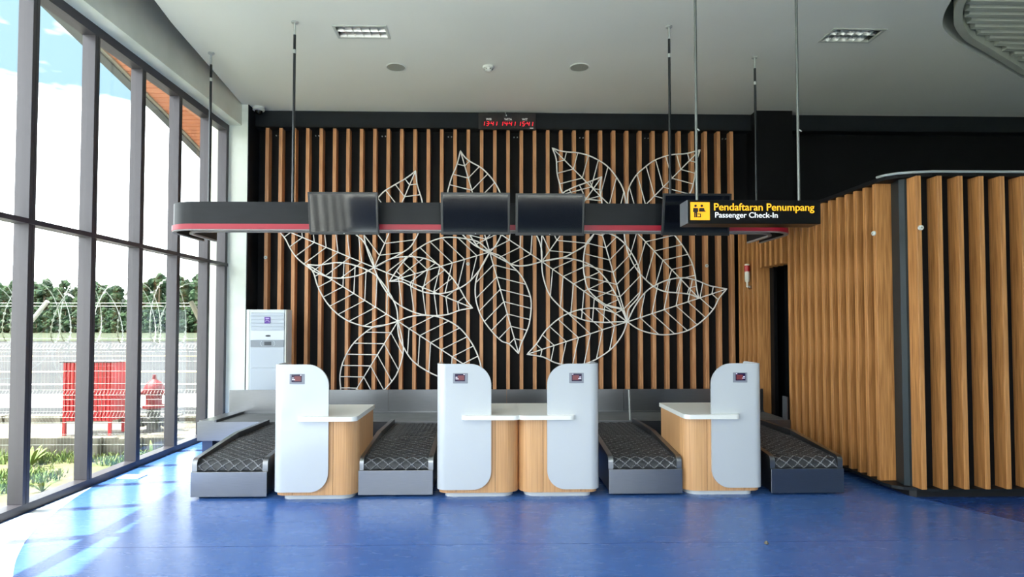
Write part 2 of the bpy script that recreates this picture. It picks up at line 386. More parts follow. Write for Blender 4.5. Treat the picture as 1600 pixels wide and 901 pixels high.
struct('beam_window', box(-3.95, -3.64, YR, 8.869, 4.43, 5.29), 'white_paint')
struct('wall_right', box(XR, XR+.1, YR, YW+.1, -.3, 5.3), 'white_paint')
mat('unseen_dado_blue', srgb(40, 52, 78), .6)
wr = struct('wall_rear', box(-3.95, XR, YR-.1, YR, 0, .9), 'unseen_dado_blue')  # unseen rear wall; dark dado added so the monitors reflect something dark
struct('trim_3', box(-3.95, XR, YR-.1, YR, 3.70, 5.3), 'white_paint')  # unseen wall head, brought down to cut sky light on the desks

# window wall on the airfield side
win = struct('window_1', box(-3.945, XW, YR, 8.869, -.02, .07), 'frame_grey')
obj('head', box(-3.945, XW, YR, 8.869, 4.335, 4.43), 'frame_grey', win)
obj('transom', box(-3.94, XW+.012, YR, 8.865, 2.372, 2.414), 'frame_grey', win)
cs = [5.13+.79*k for k in range(-16, 5)]; cs = [c for c in cs if c > YR+.3]
m0 = g0 = None
for c in cs:
    if m0 is None:
        m0 = obj('mullion', box(-3.945, XW, c-.037, c+.037, .07, 4.335, bev=.003), 'frame_grey', win); c0 = c
        g0 = obj('gasket', box(XW-.001, XW+.0015, c-.0035, c+.0035, .07, 4.335), 'gasket', win)
    else: again(m0, win, (0, c-c0, 0)); again(g0, win, (0, c-c0, 0))
obj('mullion', box(-3.945, XW, 8.79, 8.866, .07, 4.335, bev=.003), 'frame_grey', win)
ed = [YR]+cs+[8.83]
for a, c in zip(ed, ed[1:]):
    for z0, z1 in ((.06, 2.38), (2.405, 4.345)):
        obj('glass_pane', box(-3.888, -3.880, a+.03, c-.03, z0, z1), 'window_glass', win)
obj('rear_panel_added', box(3.6, XR, YR-.1, YR, .9, 3.7), 'unseen_dado_blue', wr)  # unseen dark panel added to keep light off the office side
w2 = struct('window_rear_added', box(XW, 3.6, YR-.08, YR, .9, .96), 'frame_grey')  # unseen rear glazing, added to bring daylight onto desk fronts and ceiling
for k in range(9):
    x = XW+.04+k*.92
    obj('mullion', box(x-.03, x+.03, YR-.08, YR, .96, 3.70), 'frame_grey', w2)
    if k < 8: obj('glass_pane', box(x+.025, x+.895, YR-.045, YR-.038, .95, 3.70), 'window_glass', w2)

# slatted office to the side of the belts
of = thing('office_enclosure', 'dark office enclosure clad in upright wooden slats with a doorway', 'enclosure', (3.8, 5.5, 0))
plate = [(3.60, 8.93), (3.60, 5.56), (3.625, 5.47), (3.69, 5.40), (3.78, 5.36), (3.95, 5.325), (6.9, 5.29), (6.9, 8.93)]
obj('plinth', prism([(3.76, 8.9), (3.76, 5.43), (3.80, 5.39), (6.8, 5.37), (6.8, 8.9)], 0, .062), 'foot_black', of)
obj('base_plate', prism(plate, .062, .088), 'fascia_black', of)
obj('top_plate', prism(plate, 2.868, 2.905), 'wall_black', of)
top = [(x-.006 if x < 3.7 else x, y-.006) for x, y in plate]
b = tube([(x, y, 2.91) for x, y in top[1:7]], .012, 6); obj('edge_trim', b, 'bracket', of)
obj('side_wall', box(3.785, 3.83, 5.62, 7.25, .088, 2.868), 'wall_black', of)
obj('side_wall', box(3.785, 3.83, 8.06, 8.93, .088, 2.868), 'wall_black', of)
obj('lintel', box(3.785, 3.83, 7.25, 8.06, 2.30, 2.868), 'wall_black', of)
obj('front_wall', box(3.90, 6.85, 5.43, 5.47, .088, 2.868), 'wall_black', of)
obj('corner_post', prism([(3.77, 5.62), (3.735, 5.46), (3.765, 5.425), (3.91, 5.41), (3.91, 5.62)], .088, 2.868), 'post_teal', of)
obj('inner_wall', box(4.65, 4.7, 5.47, 8.93, .088, 2.868), 'wall_black', of)
obj('inner_post', box(4.0, 4.12, 8.2, 8.4, .088, 2.868), 'fascia_black', of)
s0 = None
for k in range(11):
    y = 5.62+k*.1516
    if s0 is None: s0 = obj('slat', box(3.62, 3.785, y, y+.048, .088, 2.868, bev=.003), 'office_wood', of)
    else: again(s0, of, (0, k*.1516, 0))
last = obj('slat', box(3.62, 3.785, 7.285, 7.333, .088, 2.868, bev=.003), 'office_wood', of)
h0 = None
for k in range(5):
    y = 7.48+k*.1463
    if h0 is None: h0 = obj('slat', box(3.62, 3.785, y, y+.048, 2.30, 2.868, bev=.003), 'office_wood', of)
    else: again(h0, of, (0, k*.1463, 0))
for y in (8.17, 8.32, 8.47, 8.62, 8.77): again(s0, of, (0, y-5.62, 0))
f0 = None
for k in range(15):
    x = 3.825+k*.1905
    if f0 is None: f0 = obj('slat', box(x-.045+.005, x+.005, 5.30, 5.43, .088, 2.868, bev=.003), 'office_wood', of)
    else: again(f0, of, (k*.1905, 0, 0))
# ------------------------------------------------------------------ baggage conveyors
def ridge(u, v):
    """raised diamond lattice of the rough-top belt, 0..1"""
    P, Q = .105, .088
    a = (u/P+v/Q) % 1.0; c = (u/P-v/Q) % 1.0
    da = min(a, 1-a); dc = min(c, 1-c)
    return max(0, 1-da/.10, 1-dc/.10)
def make_belt(w):
    path = [(.035, .238)]+[(.03+.085*(1-math.cos(math.radians(t))), .238+.087*math.sin(math.radians(t))) for t in range(9, 91, 9)]
    path += [(.115+.765*k/90, .325+.047*k/90) for k in range(1, 91)] + [(.90, .366)]+[(.90+.88*k/100, .366) for k in range(1, 101)]
    # resample densely near the roll
    pp = [path[0]]
    for a, b in zip(path, path[1:]):
        d = math.hypot(b[0]-a[0], b[1]-a[1]); k = max(1, int(d/.006+.5))
        pp += [(a[0]+(b[0]-a[0])*i/k, a[1]+(b[1]-a[1])*i/k) for i in range(1, k+1)]
    nu = int((w-.09)/.0055); b = nb(); rows = []; hs = []; s = 0
    for i, p in enumerate(pp):
        q0, q1 = pp[max(0, i-1)], pp[min(len(pp)-1, i+1)]
        tx, tz = q1[0]-q0[0], q1[1]-q0[1]; L = math.hypot(tx, tz); nx, nz = -tz/L, tx/L
        if i: s += math.hypot(p[0]-pp[i-1][0], p[1]-pp[i-1][1])
        row = []; hr = []
        for j in range(nu+1):
            u = .045+(w-.09)*j/nu; k = min(1.0, 1.5*ridge(u, s)); h = .006*k
            row.append(b.verts.new((u, p[0]+nx*h, p[1]+nz*h))); hr.append(k)
        rows.append(row); hs.append(hr)
    for i in range(len(rows)-1):
        A, B = rows[i], rows[i+1]
        for j in range(nu):
            f = b.faces.new((A[j], A[j+1], B[j+1], B[j]))
            if hs[i][j]+hs[i][j+1]+hs[i+1][j+1]+hs[i+1][j] > 2.6: f.material_index = 1      # paler crests: light caught by the ridges, put into the colour
    return b
def rail_profile():
    f = [(.02, .236), (.02, .30)]+[(.075-.055*math.cos(math.radians(t)), .30+.052*math.sin(math.radians(t))) for t in (20, 40, 60, 80)]+[(.09, .354), (.90, .428), (.90, .236)]
    r = [(.903, .236), (.903, .428), (1.78, .418), (1.78, .236)]
    return f, r
def make_conveyor(x, y, w, label):
    t = thing('baggage_conveyor', label, 'conveyor', (0, 0, 0), 'check-in baggage conveyors')
    obj('front_plate', box(0, w, 0, .02, .018, .237, bev=.003), 'steel', t)
    obj('base', box(.012, w-.012, .02, 1.775, .03, .235), 'steel', t)
    for fx in (.05, w-.13):
        for fy in (.06, 1.6): obj('foot', box(fx, fx+.08, fy, fy+.1, 0, .03), 'foot_black', t)
    f, r = rail_profile()
    for x0 in (0.0, w-.045):
        obj('side_rail', prism(f, x0, x0+.045, 'X'), 'steel', t, smooth=True); obj('side_rail', prism(r, x0, x0+.045, 'X'), 'steel_dark', t)
    bl = obj('belt', make_belt(w), 'rubber', t); bl.data.materials.append(MATS['rubber_crest_lit'])
    t.location = (x, y, 0); ORG[t.name] = Vector((x, y, 0)); return t
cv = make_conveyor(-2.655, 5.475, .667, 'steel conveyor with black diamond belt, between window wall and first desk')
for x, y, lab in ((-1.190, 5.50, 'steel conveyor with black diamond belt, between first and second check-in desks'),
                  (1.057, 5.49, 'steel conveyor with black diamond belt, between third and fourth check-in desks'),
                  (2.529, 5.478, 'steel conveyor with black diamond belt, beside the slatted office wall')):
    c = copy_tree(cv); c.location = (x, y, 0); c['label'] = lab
# collecting conveyor across the back
cc = thing('collector_conveyor', 'long steel collector belt with tall upstand behind the four conveyors', 'conveyor', (0, 7.3, 0))
obj('front_panel', box(-3.46, 3.60, 7.275, 7.295, .17, .388), 'steel', cc)
obj('belt', box(-3.30, 3.60, 7.30, 7.98, .36, .385), 'belt_grey', cc)
obj('end_panel', box(-3.46, -3.44, 7.296, 8.0, .17, .388), 'steel', cc)
obj('end_plate', prism([(-3.44, 7.276), (-3.26, 7.276), (-3.22, 7.99), (-3.36, 7.99)], .389, .408), 'steel', cc)
obj('end_plate_edge', prism([(-3.257, 7.276), (-3.238, 7.276), (-3.198, 7.99), (-3.217, 7.99)], .386, .414), 'steel_dark', cc)
ups = [-3.40, -1.345, .20, 1.74, 3.60]
for a, c in zip(ups, ups[1:]): obj('upstand_panel', box(a+.002, c-.002, 8.0, 8.02, .39, .685), 'steel', cc)
obj('upstand_lip', box(-3.40, 3.60, 7.975, 7.998, .386, .402), 'steel', cc)
for x in (-3.42, -1.9, -.2, 1.8, 3.4):
    for y in (7.32, 7.88): obj('leg', box(x, x+.12, y, y+.1, 0, .17), 'leg_blue_grey', cc)
obj('skirt', box(-3.40, 3.58, 7.45, 7.85, .02, .172), 'leg_blue_grey', cc)
obj('guide_post', cyl((1.668, 7.31, .387), (1.655, 7.31, .75), .011, 8), 'bracket', cc)
obj('guide_plate', box(3.575, 3.588, 7.30, 7.42, .386, .66), 'steel', cc)
for x in (3.35, 3.39): obj('bolt', cyl((x, 7.985, .50), (x, 8.0, .50), .009, 8), 'bracket', cc)

# ------------------------------------------------------------------ check-in desks
def strip_solid(path, off, zlo, zhi, b=None):
    """wall of thickness off following a plan path; zlo/zhi per point"""
    b = b or nb(); n = len(path); nrm = []
    for i in range(n):
        (x0, y0), (x1, y1) = path[max(0, i-1)], path[min(n-1, i+1)]
        tx, ty = x1-x0, y1-y0; L = math.hypot(tx, ty); nrm.append((-ty/L, tx/L))
    R = []
    for i, (x, y) in enumerate(path):
        ix, iy = x+nrm[i][0]*off, y+nrm[i][1]*off
        R.append([b.verts.new((x, y, zlo[i])), b.verts.new((x, y, zhi[i])), b.verts.new((ix, iy, zhi[i])), b.verts.new((ix, iy, zlo[i]))])
    for A, B in zip(R, R[1:]):
        for k in range(4): b.faces.new((A[k], A[(k+1) % 4], B[(k+1) % 4], B[k]))
    b.faces.new(R[0]); b.faces.new(R[-1][::-1]); return b
def make_desk(s, w, pw, label):
    """u runs from the outer (tall panel) side to the inner side; s=-1 mirrors it"""
    t = thing('check_in_desk', label, 'desk', (0, 0, 0), 'check-in desks')
    def fin(b):
        if s < 0: bmesh.ops.scale(b, vec=(-1, 1, 1), verts=b.verts)
        return b
    # tall white shell: front face, rounded outer corner, short return
    R = .085; path = []; zl = []; zh = []; rt, rbm = .19, .165
    for i in range(15):                                  # inner edge with the two rounded corners
        q = i/14; u = pw-max(rt, rbm)*(1-math.cos(q*math.pi/2))
        d = max(0, rt-(pw-u)); e_ = max(0, rbm-(pw-u))
        zh.append(1.19-rt+math.sqrt(max(0, rt*rt-d*d))); zl.append(.078+rbm-math.sqrt(max(0, rbm*rbm-e_*e_))); path.append((u, 0))
    for x, y in arc(R, R, R, 270, 180, 8): path.append((x, y)); zh.append(1.19); zl.append(.078)
    for y in (.15, .25, .34): path.append((0, y)); zh.append(1.19); zl.append(.078)
    for k in range(1, 7):
        a = k/6*math.pi/2; path.append((0, .34+.06*math.sin(a))); zh.append(1.19-.06*(1-math.cos(a))); zl.append(.078)
    obj('front_panel', fin(strip_solid(path, -.022, zl, zh)), 'gloss_white', t, smooth=True)
    # wood body
    def outline(i0, r1, r2, w=w, d=.74):
        return arc(i0+.018+r1, i0+.024+r1, r1, 180, 270, 6)+arc(w-i0-r2, i0+.024+r2, r2, 270, 360, 8)+[(w-i0, d-i0), (i0+.018, d-i0)]
    obj('core', fin(prism(outline(.014, .07, .12), .05, .70)), 'desk_core', t)
    cl = arc(.018+.08, .024+.08, .08, 180, 270, 8)
    front = cl+[(.17, .024)]
    full = [(.018, .74), (.018, .104)]+cl
    def clad(pth): return fin(strip_solid(pth, .012, [.046]*len(pth), [.70]*len(pth)))
    obj('wood_panel', clad([(.018, .74), (.018, .30), (.018, .104)]+cl[1:]+[(.17, .024)]), 'desk_wood', t, smooth=True)
    obj('wood_panel', clad([(.173, .024), (.3, .024), (pw+.035, .024)]), 'desk_wood', t)
    cr = arc(w-.135, .024+.135, .135, 270, 360, 10)
    obj('wood_panel', clad([(pw+.038, .024)]+cr+[(w, .45), (w, .74)]), 'desk_wood', t, smooth=True)
    obj('plinth', fin(prism([(x, y) for x, y in outline(.05, .07, .11)], 0, .046)), 'plinth_white', t, smooth=True)
    # counter top, running through the panel as a small ledge
    cu0 = .225
    top = arc(cu0+.05, -.055+.05, .05, 180, 270, 6)+arc(w+.008-.06, -.055+.06, .06, 270, 360, 6)+[(w+.008, .78), (.03, .78), (.03, .03), (cu0, .03)]
    b = fin(prism(top, .699, .738)); obj('counter_top', b, 'counter_white', t)
    # small read-out let into the panel
    d = obj('display', fin(box(.145, .275, -.004, .01, 1.018, 1.108, bev=.002)), 'screen_frame', t)
    d2 = obj('screen', fin(box(.163, .252, -.006, 0, 1.036, 1.102)), 'screen_dark', d)
    obj('screen', fin(box(.188, .245, -.007, 0, 1.046, 1.088)), 'screen_red', d)
    for x, z, l in ((.168, 1.069, .016), (.168, 1.055, .026), (.238, 1.094, .012)):
        obj('status_mark', fin(box(x, x+l, -.0075, 0, z, z+.006)), 'screen_text', d)
    obj('trim_edge', fin(box(-.001, .022, .35, .37, .7, 1.1)), 'gloss_white', t)
    return t
def place(t, x, y, lab): t.location = (x, y, 0); t['label'] = lab; return t
d1 = place(make_desk(1, .732, .485, '-'), -1.912, 5.385, 'white and oak check-in desk beside the conveyor at the window wall')
d2 = place(copy_tree(d1), -.487, 5.43, 'white and oak check-in desk, second from the window wall, joined to a mirrored twin')
d3 = place(make_desk(-1, .722, .472, '-'), .968, 5.43, 'white and oak check-in desk, third from the window wall, joined to a mirrored twin')
d4 = place(copy_tree(d3), 2.450, 5.445, 'white and oak check-in desk standing closest to the slatted office')

# ------------------------------------------------------------------ hanging ring with monitors
ring = thing('hanging_bulkhead', 'black rounded overhead bulkhead with red stripe hung on rods above desks', 'bulkhead', (0, 6.35, 2.5))
def rpath(d, end=7.22):
    """plan of the C-shaped bulkhead, offset d inwards"""
    xl, xr, yf, R = -3.405+d, 3.24-d, 6.32+d, .32-d*.6
    return [(xl, end), (xl, 6.9)]+arc(xl+R, yf+R, R, 180, 270, 8)+[(-2, yf), (0, yf), (2, yf)]+arc(xr-R, yf+R, R, 270, 360, 8)+[(xr, 6.9), (xr, end)]
def band(d, th, z0, z1):
    p = rpath(d); return strip_solid(p, th, [z0]*len(p), [z1]*len(p))
obj('outer_fascia', band(0, .02, 2.522, 2.808), 'ring_black', ring, smooth=True)
obj('red_stripe', band(-.015, .0145, 2.522, 2.576), 'ring_red', ring, smooth=True)
obj('outer_lip', band(-.01, .04, 2.512, 2.521), 'lip_light', ring, smooth=True)
obj('inner_fascia', band(.15, .02, 2.53, 2.78), 'ring_black', ring, smooth=True)
obj('inner_lip', band(.135, .035, 2.512, 2.529), 'lip_light', ring, smooth=True)
obj('top_board', band(.021, .128, 2.74, 2.76), 'ring_black', ring)
for x, y in ((-2.085, 6.40), (1.905, 6.40), (-3.31, 7.17), (3.15, 7.12)):
    rod = obj('rod', cyl((x, y, 2.745), (x, y, 4.60), .014, 10), 'rod_steel', ring, smooth=True)
    obj('clamp', cyl((x, y, 4.56), (x, y, 4.735), .011, 10), 'bracket', rod, smooth=True)
    obj('ceiling_plate', cyl((x, y, 4.725), (x, y, 4.739), .035, 12), 'bracket', rod)
    obj('turnbuckle', cyl((x, y, 4.40), (x, y, 4.44), .018, 8), 'bracket', rod)
TL = math.radians(11)
def make_monitor(w):
    t = thing('monitor', '-', 'monitor', (0, 0, 0), 'monitors on the bulkhead'); h = .425
    obj('bezel', box(-w/2, w/2, 0, .035, -h, 0, bev=.004), 'tv_bezel', t)
    obj('screen', box(-w/2+.022, w/2-.022, -.002, .01, -h+.03, -.022), 'tv_screen', t)
    obj('back_cover', box(-w/2+.05, w/2-.05, .036, .07, -h+.05, -.05, bev=.01), 'tv_bezel', t)
    obj('power_light', box(-.006, .006, -.003, .01, -h+.010, -h+.014), 'bracket', t)
    return t
mo = None
for x0, x1, zt, lab in ((-1.846, -1.139, 2.864, 'blank monitor reflecting bright windows, hung nearest the window wall'), (-.510, .183, 2.867, 'blank dark monitor above the second check-in desk'),
                        (.245, .943, 2.862, 'blank dark monitor above the third check-in desk'), (1.748, 2.439, 2.868, 'dark monitor partly hidden behind the hanging check-in sign')):
    if mo is None: mo = make_monitor(.70); t = mo
    else: t = copy_tree(mo)
    t['label'] = lab; t.location = ((x0+x1)/2, 6.09, zt); t.rotation_euler = (TL, 0, 0)
for x in (-1.49, -.163, .594, 2.09):
    obj('monitor_bracket', box(x-.05, x+.05, 6.19, 6.321, 2.62, 2.72), 'tv_bezel', ring)

# ------------------------------------------------------------------ hanging sign
sg = thing('hanging_sign', 'black hanging sign reading Pendaftaran Penumpang Passenger Check-In with yellow pictogram', 'sign', (2.25, 5.2, 2.4))
obj('case', box(1.676, 2.826, 5.13, 5.33, 2.402, 2.606, bev=.003), 'sign_black', sg)
obj('end_cap', box(1.670, 1.6755, 5.131, 5.329, 2.404, 2.604), 'sign_end', sg)
ic = obj('pictogram_panel', box(1.698, 1.863, 5.124, 5.131, 2.431, 2.585), 'sign_yellow', sg)
def flat(b, name='pictogram_figure'): return obj(name, b, 'pictogram', ic)
def disc(x, z, r): return cyl((x, 5.1205, z), (x, 5.126, z), r, 14)
px = lambda u: 1.698+.165*u; pz = lambda v: 2.431+.154*v
def poly(pts): return prism([(px(u), pz(v)) for u, v in pts], 5.1205, 5.126, 'Y')
flat(disc(px(.26), pz(.79), .0105)); flat(disc(px(.58), pz(.79), .0105))
flat(poly([(.14, .67), (.38, .67), (.39, .45), (.34, .45), (.34, .15), (.28, .15), (.27, .40), (.25, .40), (.25, .15), (.19, .15), (.19, .45), (.13, .45)]))
flat(poly([(.46, .67), (.70, .67), (.73, .52), (.78, .50), (.78, .47), (.44, .47), (.44, .53)]))
flat(poly([(.36, .36), (.53, .36), (.53, .15), (.36, .15), (.36, .19), (.49, .19), (.49, .32), (.36, .32)]))
text('Pendaftaran Penumpang', .088, (1.902, 5.1285, 2.516), 'sign_letter_yellow', sg, 'lettering', bold=.0008, width=.868)
text('Passenger Check-In', .066, (1.911, 5.1285, 2.4545), 'sign_letter_white', sg, 'lettering', bold=.0004, width=.540)
for x in (1.790, 2.690):
    rod = obj('rod', cyl((x, 5.23, 2.606), (x, 5.23, 4.7), .012, 10), 'rod_zinc', sg, smooth=True)
    obj('clamp', cyl((x, 5.23, 4.66), (x, 5.23, 4.735), .016, 10), 'bracket', rod)
    obj('rod_foot', box(x-.02, x+.03, 5.215, 5.245, 2.606, 2.614), 'bracket', rod)
    obj('cable_tie', cyl((x+.004, 5.215, 3.245), (x+.018, 5.20, 3.225), .006, 6), 'bracket', rod)

# ------------------------------------------------------------------ digital clock on the fascia
ck = thing('digital_clock', 'wide black digital clock with red times under WIB WITA and WIT', 'clock', (.235, 9.1, 4.58))
obj('case', box(-.195, .664, 9.04, 9.099, 4.462, 4.702, bev=.004), 'clock_case', ck)
SEG = {'0': 'abcdef', '1': 'bc', '3': 'abgcd', '4': 'fgbc', '5': 'afgcd'}
def digit(ch, x, z, h, parent):
    w = h*.52; th = h*.13; sh = .16
    pos = {'a': (0, h, w, h), 'd': (0, 0, w, 0), 'g': (0, h/2, w, h/2), 'f': (0, h/2, 0, h), 'b': (w, h/2, w, h), 'e': (0, 0, 0, h/2), 'c': (w, 0, w, h/2)}
    for s_ in SEG[ch]:
        x0, z0, x1, z1 = pos[s_]; b = nb()
        if z0 == z1: p = [(x0+th*.6, z0-th/2), (x1-th*.6, z0-th/2), (x1-th*.6, z0+th/2), (x0+th*.6, z0+th/2)]
        else: p = [(x0-th/2, z0+th*.3), (x0+th/2, z0+th*.3), (x0+th/2, z1-th*.3), (x0-th/2, z1-th*.3)]
        obj('digit_segment', prism([(x+u+v*sh, z+v) for u, v in p], 9.036, 9.042, 'Y', b), 'clock_led', parent)
for lab, tm, x in (('WIB', '1341', -.130), ('WITA', '1441', .145), ('WIT', '1541', .410)):
    fld = obj('time_field', box(x-.008, x+.205, 9.0385, 9.0405, 4.495, 4.585), 'clock_case', ck)
    for ch, dx in zip(tm, (-.02, .042, .112, .165)): digit(ch, x+dx+.005, 4.512, .062, fld)
    for dz in (.018,): obj('colon', box(x+.096, x+.106, 9.036, 9.042, 4.512+dz+.01, 4.512+dz+.02), 'clock_led', fld)
    text(lab, .044, (x+.045, 9.0385, 4.596), 'clock_letter', ck, 'lettering', bold=.0006)
obj('maker_plate', box(.575, .625, 9.038, 9.041, 4.476, 4.484), 'clock_letter', ck)
obj('cable', tube([(.205, 9.09, 4.735), (.212, 9.06, 4.70), (.222, 9.033, 4.662)], .008, 6), 'cable_white', ck)

# ------------------------------------------------------------------ ceiling fittings
def make_light(a, b_, c, d, label):
    t = thing('ceiling_light', label, 'ceiling light', ((a+b_)/2, (c+d)/2, ZC), 'recessed louvred ceiling lights')
    w, h = b_-a, d-c
    for i, (x0, x1, y0, y1) in enumerate(((a-.015, b_+.015, c-.015, c+.012), (a-.015, b_+.015, d-.012, d+.015), (a-.015, a+.012, c+.012, d-.012), (b_-.012, b_+.015, c+.012, d-.012))):
        obj('frame', box(x0, x1, y0, y1, ZC-.006, ZC+.012), 'lamp_frame', t)
    obj('housing', box(a, b_, c, d, ZC+.10, ZC+.11), 'louvre_mirror', t)
    for k in range(1, 6): obj('louvre', box(a+w*k/6-.002, a+w*k/6+.002, c+.012, d-.012, ZC+.002, ZC+.04), 'louvre_mirror', t)
    for k in range(3):
        y = c+.012+(h-.024)*(k/2)
        if k == 1: obj('louvre_bar', prism([(y-.012, ZC+.045), (y, ZC+.004), (y+.012, ZC+.045)], a+.012, b_-.012, 'X'), 'louvre_mirror', t)
        else: obj('reflector', prism([(y, ZC+.004), (y+(.02 if k == 0 else -.02), ZC+.09), (y, ZC+.09)], a+.012, b_-.012, 'X'), 'louvre_mirror', t)
    for y in (c+h*.27, c+h*.73): obj('tube', cyl((a+.02, y, ZC+.075), (b_-.02, y, ZC+.075), .013, 10), 'lamp_tube', t, smooth=True)
    for x in (a, b_-.004): obj('end_panel', box(x, x+.004, c, d, ZC+.012, ZC+.1), 'lamp_dark', t)
make_light(*LIGHTS[0], 'recessed louvred ceiling light with pale shining louvres, near the window side')
make_light(*LIGHTS[1], 'recessed louvred ceiling light with dark cells, near the ribbed ceiling panel')
for x, y, lab in ((-1.19, 7.51, 'round flush ceiling speaker behind the pale louvred light'), (1.093, 7.46, 'round flush ceiling speaker on the office side of the smoke detector')):
    t = thing('ceiling_speaker', lab, 'speaker', (x, y, ZC), 'ceiling speakers')
    obj('rim', lathe([(.125, ZC-.001), (.125, ZC-.008), (.112, ZC-.010), (.112, ZC-.001)], (x, y, 0), 32), 'off_white', t, smooth=True)
    obj('grille', lathe([(.111, ZC-.001), (.111, ZC-.007)], (x, y, 0), 32), 'grille_grey', t)
t = thing('smoke_detector', 'small white domed smoke detector on the ceiling between two speakers', 'smoke detector', (-.042, 7.47, ZC))
obj('base', lathe([(.068, ZC), (.068, ZC-.018), (.060, ZC-.026)], (-.042, 7.47, 0), 24), 'off_white', t, smooth=True)
obj('sensor_head', lathe([(.05, ZC-.027), (.045, ZC-.05), (.03, ZC-.062), (.012, ZC-.064)], (-.042, 7.47, 0), 24), 'off_white', t, smooth=True)
for a in range(6):
    an = a*math.pi/3; obj('vent', box(-.042+.047*math.cos(an)-.008, -.042+.047*math.cos(an)+.008, 7.47+.047*math.sin(an)-.004, 7.47+.047*math.sin(an)+.004, ZC-.045, ZC-.035), 'gasket', t)
t = thing('security_camera', 'small white dome security camera under the ceiling corner by the white column', 'camera', (-3.44, 8.98, ZC))
obj('base', lathe([(.085, ZC), (.085, ZC-.045), (.07, ZC-.055)], (-3.44, 8.98, 0), 24), 'off_white', t, smooth=True)
obj('dome', lathe([(.055, ZC-.056), (.052, ZC-.08), (.035, ZC-.1), (.012, ZC-.107)], (-3.44, 8.98, 0), 24), 'black_dome', t, smooth=True)

# ------------------------------------------------------------------ floor-standing air conditioner
ac = thing('air_conditioner', 'tall grey-white floor-standing air conditioner with a purple sticker', 'air conditioner', (-3.1, 8.75, 0))
ax0, ax1, ay = -3.425, -2.855, 8.55
obj('cabinet', prism(arc(ax0+.05, ay+.05, .05, 180, 270, 6)+arc(ax1-.05, ay+.05, .05, 270, 360, 6)+[(ax1, ay+.22), (ax0, ay+.22)], .04, 1.742), 'ac_white', ac, smooth=True)
obj('base', box(ax0+.03, ax1-.03, ay+.03, ay+.20, 0, .04), 'ac_dark', ac)
pl, pr_ = -3.345, -2.885
obj('top_rail', box(pl, pr_, ay-.012, ay+.02, 1.70, 1.737), 'ac_white', ac)
for k in range(5): obj('louvre', box(pl, pr_, ay-.014, ay+.02, 1.458+k*.0485, 1.458+k*.0485+.045, bev=.003), 'ac_panel', ac)
em = obj('upper_panel', box(pl, pr_, ay-.012, ay+.02, 1.322, 1.45, bev=.002), 'ac_white', ac)
b = lathe([(1, -.004), (1, .004)], (0, 0, 0), 24, ax='Y'); bmesh.ops.scale(b, vec=(.036, 1, .013), verts=b.verts); bmesh.ops.translate(b, vec=(-3.105, ay-.014, 1.377), verts=b.verts)
obj('emblem', b, 'ac_dark', em)
cs_ = obj('control_strip', box(pl, pr_, ay-.012, ay+.02, 1.222, 1.318), 'ac_strip', ac)
obj('display', box(-3.155, -3.06, ay-.016, ay, 1.247, 1.296), 'ac_dark', cs_)
for sx in (-1, 1):
    obj('button_arc', tube([(-3.108+sx*(.072+.026*math.cos(a)), ay-.013, 1.27+.036*math.sin(a)) for a in [math.radians(t) for t in range(-70, 71, 20)]], .004, 5), 'ac_white', cs_)
obj('door_panel', box(pl, pr_, ay-.012, ay+.02, .936, 1.217, bev=.003), 'ac_panel', ac)
obj('door_panel', box(pl, pr_, ay-.012, ay+.02, .06, .929, bev=.003), 'ac_panel', ac)
st = obj('sticker', box(-3.155, -3.075, ay-.018, ay-.012, 1.548, 1.640), 'sticker_purple', ac)
obj('sticker_print', box(-3.14, -3.09, ay-.019, ay-.017, 1.612, 1.626), 'sticker_pale', st)
obj('sticker_print', tube([(-3.145, ay-.018, 1.575), (-3.125, ay-.018, 1.597), (-3.10, ay-.018, 1.59), (-3.085, ay-.018, 1.565)], .005, 5), 'sticker_pale', st)
for x in (-3.372, -2.868): obj('side_trim', box(x-.010, x+.010, ay-.006, ay+.02, .05, 1.735, bev=.003), 'off_white', ac)

# warning beacon on the office slats
bc = thing('warning_beacon', 'slim beacon with red cap and white body on the office slats', 'beacon', (3.6, 8.47, 2.2))
bx, by = 3.585, 8.43
obj('cap', lathe([(.034, 2.36), (.034, 2.378), (.02, 2.385)], (bx, by, 0), 16), 'beacon_white', bc, smooth=True)
obj('red_lens', lathe([(.036, 2.275), (.036, 2.36)], (bx, by, 0), 16), 'beacon_red', bc, smooth=True)
obj('body', lathe([(.026, 2.13), (.033, 2.15), (.033, 2.275)], (bx, by, 0), 16), 'beacon_white', bc, smooth=True)
for z in (2.18, 2.21, 2.24): obj('body_ring', lathe([(.034, z), (.035, z+.004), (.034, z+.008)], (bx, by, 0), 16), 'off_white', bc)
obj('stem', cyl((bx, by, 2.06), (bx, by, 2.13), .014, 10), 'beacon_white', bc)
obj('wire', tube([(bx, by-.005, 2.07), (bx+.02, by-.02, 2.03), (bx+.05, by-.02, 2.035), (bx+.05, by-.02, 2.08)], .005, 6), 'foot_black', bc)
obj('bracket', box(bx+.0, 3.622, by-.015, by+.015, 2.05, 2.075), 'bracket', bc)

